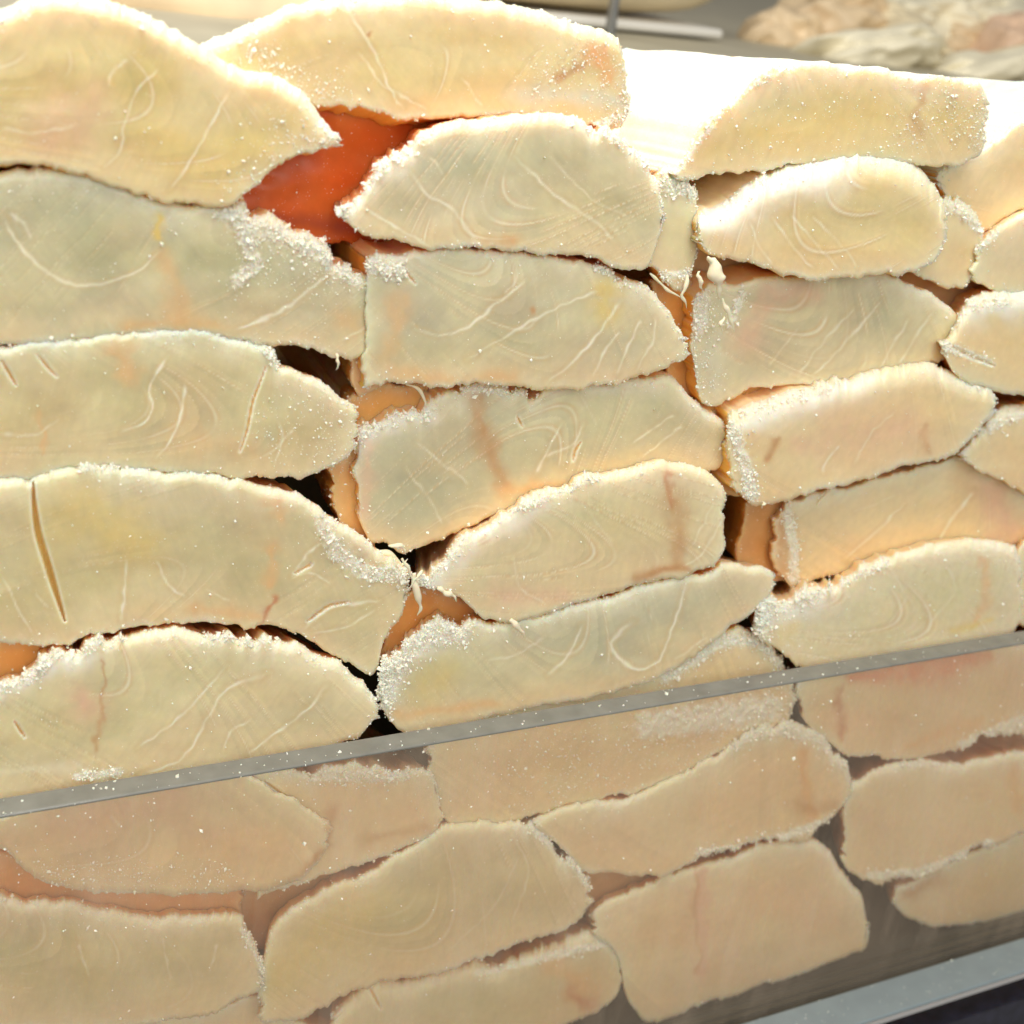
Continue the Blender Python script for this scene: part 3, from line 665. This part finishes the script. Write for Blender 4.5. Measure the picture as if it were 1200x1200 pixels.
slab("bright slanting fillet fourth on the right with salted, lit-white top edge",
     [(853,518),(855,488),(887,475),(929,457),(983,446),(1033,436),(1075,431),(1100,431),(1129,442),(1154,454),(1167,469)],
     [(855,566),(879,583),(896,589),(925,583),(971,571),(1033,554),(1075,542),(1117,529),(1150,496),(1166,478)],
     y=.018, tint='P', R=(38,8,16,9), arc=(50,34,4,.3), k=.9,
     lines=[([(965,555),(968,540),(985,520)],1.4,.6),([(1000,545),(1020,510),(1050,480)],1.3,.35)],
     stains_and_light=[(((866,500),(930,470),(1010,448)),14,.7,(.90,.87,.76)),(((914,514),(900,538)),5,.6,BROWN),(((1080,498),(1082,528)),4,.4,BROWN),(((940,520),(1050,500)),26,.35,PINK)],  # white stroke adds painted light to the salted top edge
     crumbs=[([(858,500),(872,540),(882,580)],9,110),([(870,485),(980,450)],6,60)], grains=480, rim=10,
     shreds=[([(895,588),(893,596)],3)])
slab("pinkish lobed fillet at the right edge beneath the bright slanting one",
     [(1125,532),(1150,500),(1165,486),(1200,479),(1290,470)],[(1128,538),(1145,546),(1170,559),(1205,578),(1290,604)],
     y=.023, tint='P', R=(28,9,10,8), crumbs=[([(1150,505),(1195,484)],8,50)], grains=160)
slab("shaded fillet fifth on the right, set back, with a torn left edge",
     [(905,612),(925,596),(967,578),(1033,562),(1075,551),(1117,538),(1137,541),(1154,554),(1179,562),(1205,578),(1290,590)],
     [(908,668),(937,684),(960,676),(992,668),(1054,650),(1100,638),(1150,638),(1192,634),(1210,640),(1290,640)],
     y=.033, tint='P', R=(10,9,12,9), arc=(52,36,4,.35), k=.55,
     lines=[([(990,655),(1030,620),(1060,590)],1.6,.6),([(1098,636),(1118,605),(1142,575)],2,.8),([(1000,600),(1050,580)],1.2,.3)],
     stains_and_light=[(((1165,570),(1180,625)),18,.5,PINK),(((920,610),(915,665)),12,.5,BROWN)],
     crumbs=[([(922,600),(930,640),(930,680)],7,80)], grains=320, rim=7, side=(.62,.36,.16),  # brown side colour carries the shade of the left side
     shreds=[([(958,592),(966,582),(972,574)],3)])
slab("frosted whitish fillet resting on the glass rim at right, fluffy left end",
     [(884,728),(887,706),(908,703),(933,697),(975,688),(1000,672),(1054,651),(1100,638),(1150,634),(1185,642),(1196,664)],
     [(886,736),(904,752),(925,768),(950,782),(992,778),(1075,764),(1140,752),(1180,745),(1197,725)],
     y=.0165, tint='C', R=(22,9,20,12), arc=(20,16,10,.45),
     lines=[([(1040,660),(1060,700),(1040,735)],1.3,.4),([(1100,650),(1120,690),(1090,730)],1.3,.4)],
     stains_and_light=[(((900,725),(960,705)),22,.6,(.90,.87,.76)),(((1152,655),(1154,704),(1140,726)),6,.5,ORNG),(((920,745),(935,735)),12,.4,YELL),(((1120,738),(1160,725)),5,.5,YELL)],
     crumbs=[([(888,735),(905,708),(950,700)],13,180),([(960,692),(1040,660)],6,50)], grains=500, rim=14, white=.35)
slab("sliver of pink fillet at the right edge just above the glass rim",
     [(1192,646),(1215,632),(1290,622)],[(1194,728),(1215,738),(1290,735)], y=.024, tint='P', R=(12,9,8,8), grains=60)
# --- behind the glass
slab("grainy fillet cut across by the glass rim in the centre, speckled with salt",
     [(498,876),(520,856),(560,838),(640,818),(762,789),(800,766),(837,745),(862,736),(882,742),(902,756),(924,790),(931,808)],
     [(505,905),(517,950),(530,968),(560,966),(617,957),(650,947),(704,933),(750,925),(804,902),(867,865),(917,846),(930,824)],
     y=.022, tint='B', R=(16,9,10,9), arc=(50,40,4,.2),
     crumbs=[([(780,792),(840,752),(890,748)],9,120),([(880,742),(915,775)],8,90),([(760,850),(900,830)],20,60)], grains=1300, gpatch=[([(640,900),(900,840)],55,3)], rim=9, wave=1.2)
slab("broad smooth round-bellied fillet behind the glass at left, just under the rim",
     [(-70,985),(0,962),(60,940),(146,918),(267,903),(300,917),(350,944),(386,965)],
     [(-70,985),(0,993),(17,1004),(46,1027),(104,1042),(187,1046),(271,1042),(317,1042),(345,1030),(365,1016),(386,990)],
     y=.0145, tint='B', R=(10,16,8,8), arc=(20,60,6,.2), stains_and_light=[(((388,940),(390,990),(360,1020)),8,.5,BROWN),(((60,960),(200,940)),30,.35,PINK)],
     lines=[([(130,955),(140,968)],2,.5)], grains=420, gpatch=[([(60,1025),(160,1020),(260,1030)],16,4)], rim=5)
slab("narrow tapered fillet behind the glass, left of the speckled one, crumbs on top",
     [(290,914),(304,905),(362,903),(458,902),(500,905),(510,925)],[(300,1048),(346,1034),(417,1012),(460,998),(505,978),(520,962)],
     y=.019, tint='B', R=(12,9,8,8), crumbs=[([(365,908),(420,910),(475,908)],8,90)], stains_and_light=[(((388,950),(386,990)),6,.55,BROWN),(((430,985),(500,968)),8,.3,BROWN)],
     cracks=[([(310,915),(335,933)],1.5,4)], grains=350, rim=8)
slab("oblique fillet behind the glass at bottom centre with a clean cut right end",
     [(304,1150),(318,1088),(354,1058),(417,1029),(471,999),(517,972),(560,965),(608,962),(633,975),(667,1004),(691,1033)],
     [(306,1196),(345,1192),(392,1171),(433,1151),(496,1142),(550,1125),(621,1100),(671,1082),(691,1054)],
     y=.0175, tint='D', R=(18,9,14,12), arc=(48,24,4,.35), lines=[([(600,980),(620,1020),(600,1080)],1.4,.4),([(520,1120),(580,1060),(610,1000)],1.3,.3)],
     stains_and_light=[(((320,1150),(420,1060)),30,.3,YELL)], crumbs=[([(617,968),(660,1000),(690,1035)],5,50)], grains=320, rim=9)
slab("flat-topped fillet behind the glass at lower left with cut right edge",
     [(-70,1045),(0,1052),(104,1062),(175,1075),(275,1071),(287,1087),(300,1108),(308,1129)],
     [(-70,1206),(150,1203),(200,1193),(250,1183),(283,1167),(308,1158),(312,1146)],
     y=.0185, tint='D', R=(22,9,8,9), arc=(20,40,8,.3), lines=[([(90,1105),(105,1145)],1.6,.5),([(255,1105),(245,1140)],1.6,.5),([(190,1095),(200,1150)],1.3,.4)],
     crumbs=[([(285,1090),(308,1130),(310,1155)],5,50)], grains=300, rim=10)
slab("dim fillet in the bottom left, lowest of all, behind the glass",
     [(130,1212),(180,1200),(250,1186),(300,1172),(330,1192),(420,1222)],[(130,1240),(250,1250),(420,1250)],
     y=.03, tint='B', R=(10,9,9,9), grains=60, k=.6)
slab("fillet at the bottom centre behind the glass with orange stain and white ledge",
     [(385,1190),(433,1153),(496,1146),(560,1131),(642,1115),(672,1095),(697,1088),(725,1106),(728,1130)],
     [(390,1235),(480,1240),(560,1230),(640,1208),(690,1186),(717,1170),(729,1148)],
     y=.0225, tint='D', R=(34,9,12,9), stains_and_light=[(((650,1130),(690,1160)),14,.5,ORNG),(((670,1165),(690,1180)),8,.5,REDD)],
     cracks=[([(432,1155),(440,1170),(446,1182)],1.5,4)], grains=200, rim=9, crumbs=[([(560,1140),(710,1105)],6,40)])
slab("fillet behind the glass with brown stripe near its frosty right end",
     [(622,966),(650,951),(704,938),(742,933),(825,896),(867,864),(900,852),(933,851),(967,867),(987,892),(997,916)],
     [(624,972),(658,993),(684,1017),(712,1020),(742,1026),(783,1022),(837,1001),(887,988),(933,983),(971,959),(994,932)],
     y=.0185, tint='B', R=(16,9,8,12), stains_and_light=[(((944,885),(948,925),(952,955)),8,.6,ORNG),(((940,945),(975,945)),10,.4,BROWN)],
     crumbs=[([(860,870),(900,854),(960,864),(990,895)],8,150),([(820,1000),(880,992),(975,962)],6,110)], grains=450, rim=8, arc=(60,50,4,.15))
slab("rounded fillet low behind the glass with a soft pink vertical band",
     [(694,1072),(706,1058),(733,1046),(783,1026),(837,1009),(887,993),(950,986),(971,999),(992,1028),(1008,1050),(1016,1078)],
     [(696,1090),(722,1118),(735,1166),(760,1194),(825,1175),(908,1147),(992,1120),(1014,1106),(1018,1090)],
     y=.0215, tint='B', R=(18,10,12,24), stains_and_light=[(((822,1018),(825,1142)),8,.55,PINK),(((816,1018),(819,1142)),3,.4,BROWN)], grains=180, rim=6, arc=(70,60,3,.12))
slab("fillet behind the glass at right just under the rim, rosy upper half",
     [(932,812),(945,790),(1000,776),(1100,760),(1200,746),(1290,732)],[(936,836),(960,862),(990,880),(1020,885),(1054,884),(1100,882),(1150,865),(1205,850),(1290,832)],
     y=.021, tint='B', R=(10,10,14,8), stains_and_light=[(((1000,795),(1060,785),(1150,770)),18,.75,(.80,.42,.26)),(((984,805),(986,865)),5,.5,REDD),(((1060,875),(1150,845)),8,.4,ORNG)],
     crumbs=[([(1130,875),(1200,845)],10,60)], grains=350, rim=6)
slab("chunky fillet behind the glass at right, second below the rim",
     [(986,955),(998,920),(1025,901),(1075,893),(1137,892),(1205,882),(1290,868)],[(988,1005),(1000,1024),(1042,1029),(1075,1024),(1150,993),(1205,970),(1290,945)],
     y=.0195, tint='B', R=(18,9,12,8), crumbs=[([(1020,1026),(1080,1022),(1160,988)],6,80),([(1060,895),(1130,893)],4,30)], grains=350, rim=7, stains_and_light=[(((1190,895),(1195,950)),8,.4,ORNG)])
slab("lowest fillet at the right edge behind the glass, on the tray floor",
     [(1048,1040),(1075,1029),(1150,997),(1205,974),(1290,950)],[(1046,1056),(1060,1070),(1096,1084),(1158,1078),(1205,1064),(1290,1036)],
     y=.028, tint='B', R=(12,9,10,8), grains=120, rim=6, stains_and_light=[(((1060,1045),(1100,1030)),9,.4,BROWN)])
# --- recessed in the stack
slab("fillet painted with orange glow, set deep in the gap between left and centre stacks",
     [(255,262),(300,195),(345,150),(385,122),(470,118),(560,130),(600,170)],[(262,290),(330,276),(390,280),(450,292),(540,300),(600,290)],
     y=.050, tint=(.70,.17,.03), R=(14,9,9,9), grains=260, crust=.10, side=(.70,.20,.04), k=.8, taper=.1, wave=5, low=0, wash=0, stains_and_light=[(((300,250),(380,262),(470,285)),9,.7,(.50,.12,.05)),(((300,230),(340,190)),14,.5,(.66,.20,.06)),(((400,140),(500,130)),16,.5,(.82,.30,.08)),(((420,230),(470,190)),14,.5,(.84,.36,.12))])  # orange tint and strokes stand in for light glowing through the gap
slab("recessed peach fillet glimpsed in gaps under the plump right fillet",
     [(800,300),(830,285),(1000,285),(1120,305),(1180,330)],[(800,370),(900,375),(1100,375),(1180,370)],
     y=.052, tint='P', R=(14,9,9,9), grains=0, crust=0, k=.8)


#OFF small set-back pieces, most added to fill dark gaps, tints carry gap shade
OG = "small fish offcuts between the slabs"
def offcut(label, top, bot, y, tint=(.80, .40, .11), rough=2.2):  # gap filler; its tint holds the warm shade of the gap
    slab(label, top, bot, y=y, tint=tint, R=(10, 7, 8, 8), rough=rough, grains=140, crust=.45, sc=.2, low=.2, L=.09, k=.3, name="fish_offcut_or_filler", cat="fish offcut", group=OG, step=2.4, wave=2.5, grow=1.5, wash=.15)
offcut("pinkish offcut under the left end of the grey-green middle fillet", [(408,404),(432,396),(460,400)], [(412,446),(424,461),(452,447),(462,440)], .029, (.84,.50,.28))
offcut("added orange filler in the gap above the left end of the tilted centre fillet", [(404,470),(440,452),(500,446)], [(404,520),(440,504),(505,488)], .036)
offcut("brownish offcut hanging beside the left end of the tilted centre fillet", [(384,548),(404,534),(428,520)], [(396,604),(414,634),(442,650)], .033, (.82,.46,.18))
offcut("offcut tinted shadow brown in the gap left of the shaded fifth right fillet", [(872,592),(890,586),(936,588)], [(862,656),(890,674),(936,688)], .040, (.66,.32,.10))
offcut("added orange filler in the gap between reddish streak fillet and looping seam fillet", [(474,694),(510,690),(575,716)], [(438,776),(470,764),(500,742),(580,738)], .034)
offcut("added orange gap filler at the left edge above the lowest left fillet", [(-50,742),(0,746),(66,750)], [(-50,832),(0,818),(66,784)], .033)
offcut("thin orange gap filler added over the bright slanting fillet", [(815,462),(850,452),(915,444)], [(828,494),(870,492),(920,470)], .037)
offcut("added orange gap filler squeezed between the grey-green and greyish translucent fillets", [(762,326),(790,324),(818,332)], [(780,440),(806,462),(828,474)], .040)
offcut("added orange gap filler left of the bright slanting fillet", [(836,484),(850,478),(866,482)], [(832,560),(850,576),(870,580)], .036)
offcut("added brown gap filler behind the glass above the cut corner of the lower left fillet", [(258,1042),(330,1034),(390,1018)], [(288,1106),(320,1112),(366,1070)], .036, (.50,.28,.12))
offcut("added brown gap filler behind the glass at the right end of the oblique fillet", [(676,1014),(715,1014),(756,1020)], [(690,1082),(720,1074),(770,1040)], .036, (.55,.32,.15))
offcut("long rosy gap filler added behind the glass under the broad round-bellied fillet", [(-60,990),(30,1006),(150,1038),(285,1040)], [(-60,1062),(100,1072),(200,1082),(285,1082)], .030, (.78,.42,.20))
#BACK
# ---------------------------------------------------------------- behind the stack: a raised rear shelf, out of focus
YB = 0.62
ZS = float(on_y(760, 42, YB)[2])
sh = link("rear_shelf", box_mesh("rear_shelf", -1.6, 2.6, 0.30, 4.0, ZS - .03, ZS), plain("rear_shelf_metal", (.46, .42, .31), .5, .05, (20, .1)))
tag(sh, "grey-olive metal shelf behind the stacked fish", kind="structure")
def lump(name, cx, cy, cz, rx, ry, rz, rot, seed, mat, amp=.25, sub=4):
    bm = bmesh.new(); bmesh.ops.create_icosphere(bm, subdivisions=sub, radius=1)
    V = np.array([v.co[:] for v in bm.verts])
    V = np.sign(V) * np.abs(V) ** .8
    n = fbm(V[:, 0] * 1.4 + seed, V[:, 1] * 1.4 + V[:, 2] * 1.1, seed, 3) - .5
    V = V * (1 + amp * 2 * n)[:, None] * np.array([rx, ry, rz])
    for v, c in zip(bm.verts, V): v.co = c
    for f in bm.faces: f.smooth = True
    me = bpy.data.meshes.new(name); bm.to_mesh(me); bm.free()
    o = link(name, me, mat); o.location = (cx, cy, cz); o.rotation_euler = rot
    return o
FISH_B = plain("pale_flesh", (.80, .69, .47), .5, 0, (18, .12)); FISH_T = plain("tan_flesh", (.72, .56, .36), .5, 0, (20, .15))
FISH_C = plain("cream_flesh", (.82, .76, .58), .5, 0, (20, .1))
WHITEP = plain("white_plastic", (.75, .73, .68), .3)
# white plastic dish with a fillet in it
p0 = on_y(300, 20, YB); p1 = on_y(875, 20, YB)
dish = bpy.data.objects.new("serving_dish", None); scene.collection.objects.link(dish)
tag(dish, "blurred white plastic dish on the rear shelf left of the heap", "dish")
link("dish_wall", box_mesh("dish_wall", p0[0] - .25, p1[0] - .02, YB, YB + .30, ZS + .0025, ZS + .010, .003, 4), WHITEP, dish)
wd_ = p1[0] - on_y(712, 20, YB)[0]
fl = lump("fish_fillet", p1[0] - .17, YB + .10, ZS + .046, .19, .10, .037, (0, 0, .05), 5, FISH_B, .08)
tag(fl, "large blurred golden fish fillet lying in the white dish behind the post", "fish fillet", "fish on the rear shelf", "thing")
pl_ = on_y(285, -8, YB)
fl = lump("fish_fillet", pl_[0], YB - .06, pl_[2], .16, .10, .034, (0, 0, -.08), 9, FISH_T, .08)
tag(fl, "blurred tan fish fillet on the rear shelf seen between the two top slabs", "fish fillet", "fish on the rear shelf", "thing")
pp = on_y(713, 40, YB - .06)
post = link("divider_post", box_mesh("divider_post", pp[0] - .0028, pp[0] + .0028, YB - .066, YB - .058, ZS + .0005, ZS + .20, .001, 2), STEEL)
tag(post, "thin grey upright divider post standing on the rear shelf", "post")
rng_b = random.Random(4)
HEAP = [(1010,66,.60,80,24,'c',"long cream fish piece along the front left of the heap"), (1120,92,.57,90,24,'c',"long cream fish piece along the front right of the heap"),
        (1215,104,.55,60,30,'b',"pale golden fish piece at the front corner of the heap"), (915,50,.68,40,24,'t',"tan fish piece at the left foot of the heap"),
        (975,22,.70,60,30,'t',"tan fish piece on the left shoulder of the heap"), (1060,42,.66,44,22,'b',"golden fish piece behind the long cream one"),
        (1085,20,.70,50,28,'c',"cream fish piece high in the middle of the heap"), (1150,18,.70,50,26,'c',"cream fish piece above the brown nook in the heap"),
        (1186,62,.62,40,34,'p',"pinkish fish piece at the right of the heap"), (1134,54,.67,40,22,'t',"brown fish piece in the nook of the heap"),
        (1030,2,.78,60,26,'b',"golden fish piece at the back left of the heap"), (1210,10,.74,60,36,'b',"golden fish piece at the back right of the heap"),
        (1110,-24,.84,120,34,'c',"cream fish piece at the top of the heap")]
FISH_P = plain("pink_flesh", (.76, .54, .38), .5, 0, (20, .12))
for i, (px, py, yy, rx, rz, kd, lab) in enumerate(HEAP):
    p = on_y(px, py, yy); sc_ = .0003 * (yy + .48) / .5
    o = lump("fish_chunk", p[0], yy, p[2], rx * 1.3 * sc_, rx * 1.2 * sc_, rz * 1.35 * sc_, (rng_b.uniform(-.3, .3), rng_b.uniform(-.2, .3), rng_b.uniform(-.5, .5)), 20 + i,
             dict(c=FISH_C, b=FISH_B, t=FISH_T, p=FISH_P)[kd], .55, 5)
    tag(o, lab, "fish chunk", "broken fish chunks heaped on the rear shelf", "thing")
# salt specks stuck to the glass
rng_g = np.random.default_rng(77)
n = 260
gx = rng_g.uniform(-20, 1220, n); gy = 0.0 * gx
e0 = 955 - gx * .165
gy = e0 + rng_g.uniform(4, 240, n) ** 1.0 * rng_g.uniform(.1, 1, n)
gp = on_y(gx, gy, np.full(n, -.0001)); gp = gp[(gp[:, 2] > ZR + .002)]
link("salt_specks", tag_me(grains_mesh("salt_specks", gp, np.clip(.00022 * rng_g.lognormal(0, .5, len(gp)), .0001, .0007), rng_g, 'o'), SALT), None, glass)["kind"] = "stuff"
n = 120
gx = rng_g.uniform(0, 1200, n); gp = on_y(gx, 955 - gx * .165 - rng_g.uniform(0, 17, n), np.zeros(n)); gp[:, 2] = ZG + .0001
gp[:, 1] = rng_g.uniform(.0005, TG - .0005, n)
link("salt_specks", tag_me(grains_mesh("salt_specks", gp, np.clip(.00025 * rng_g.lognormal(0, .6, n), .0001, .0011), rng_g, 'o'), SALT), None, glass)["kind"] = "stuff"
gx = rng_g.uniform(X0, X1, 500)
gp = np.stack([gx, rng_g.uniform(YR + .002, -.001, 500), np.full(500, ZR + .0001)], 1)
link("salt_specks", tag_me(grains_mesh("salt_specks", gp, np.clip(.0002 * rng_g.lognormal(0, .5, 500), .0001, .0006), rng_g, 'o'), SALT), None, rail)["kind"] = "stuff"
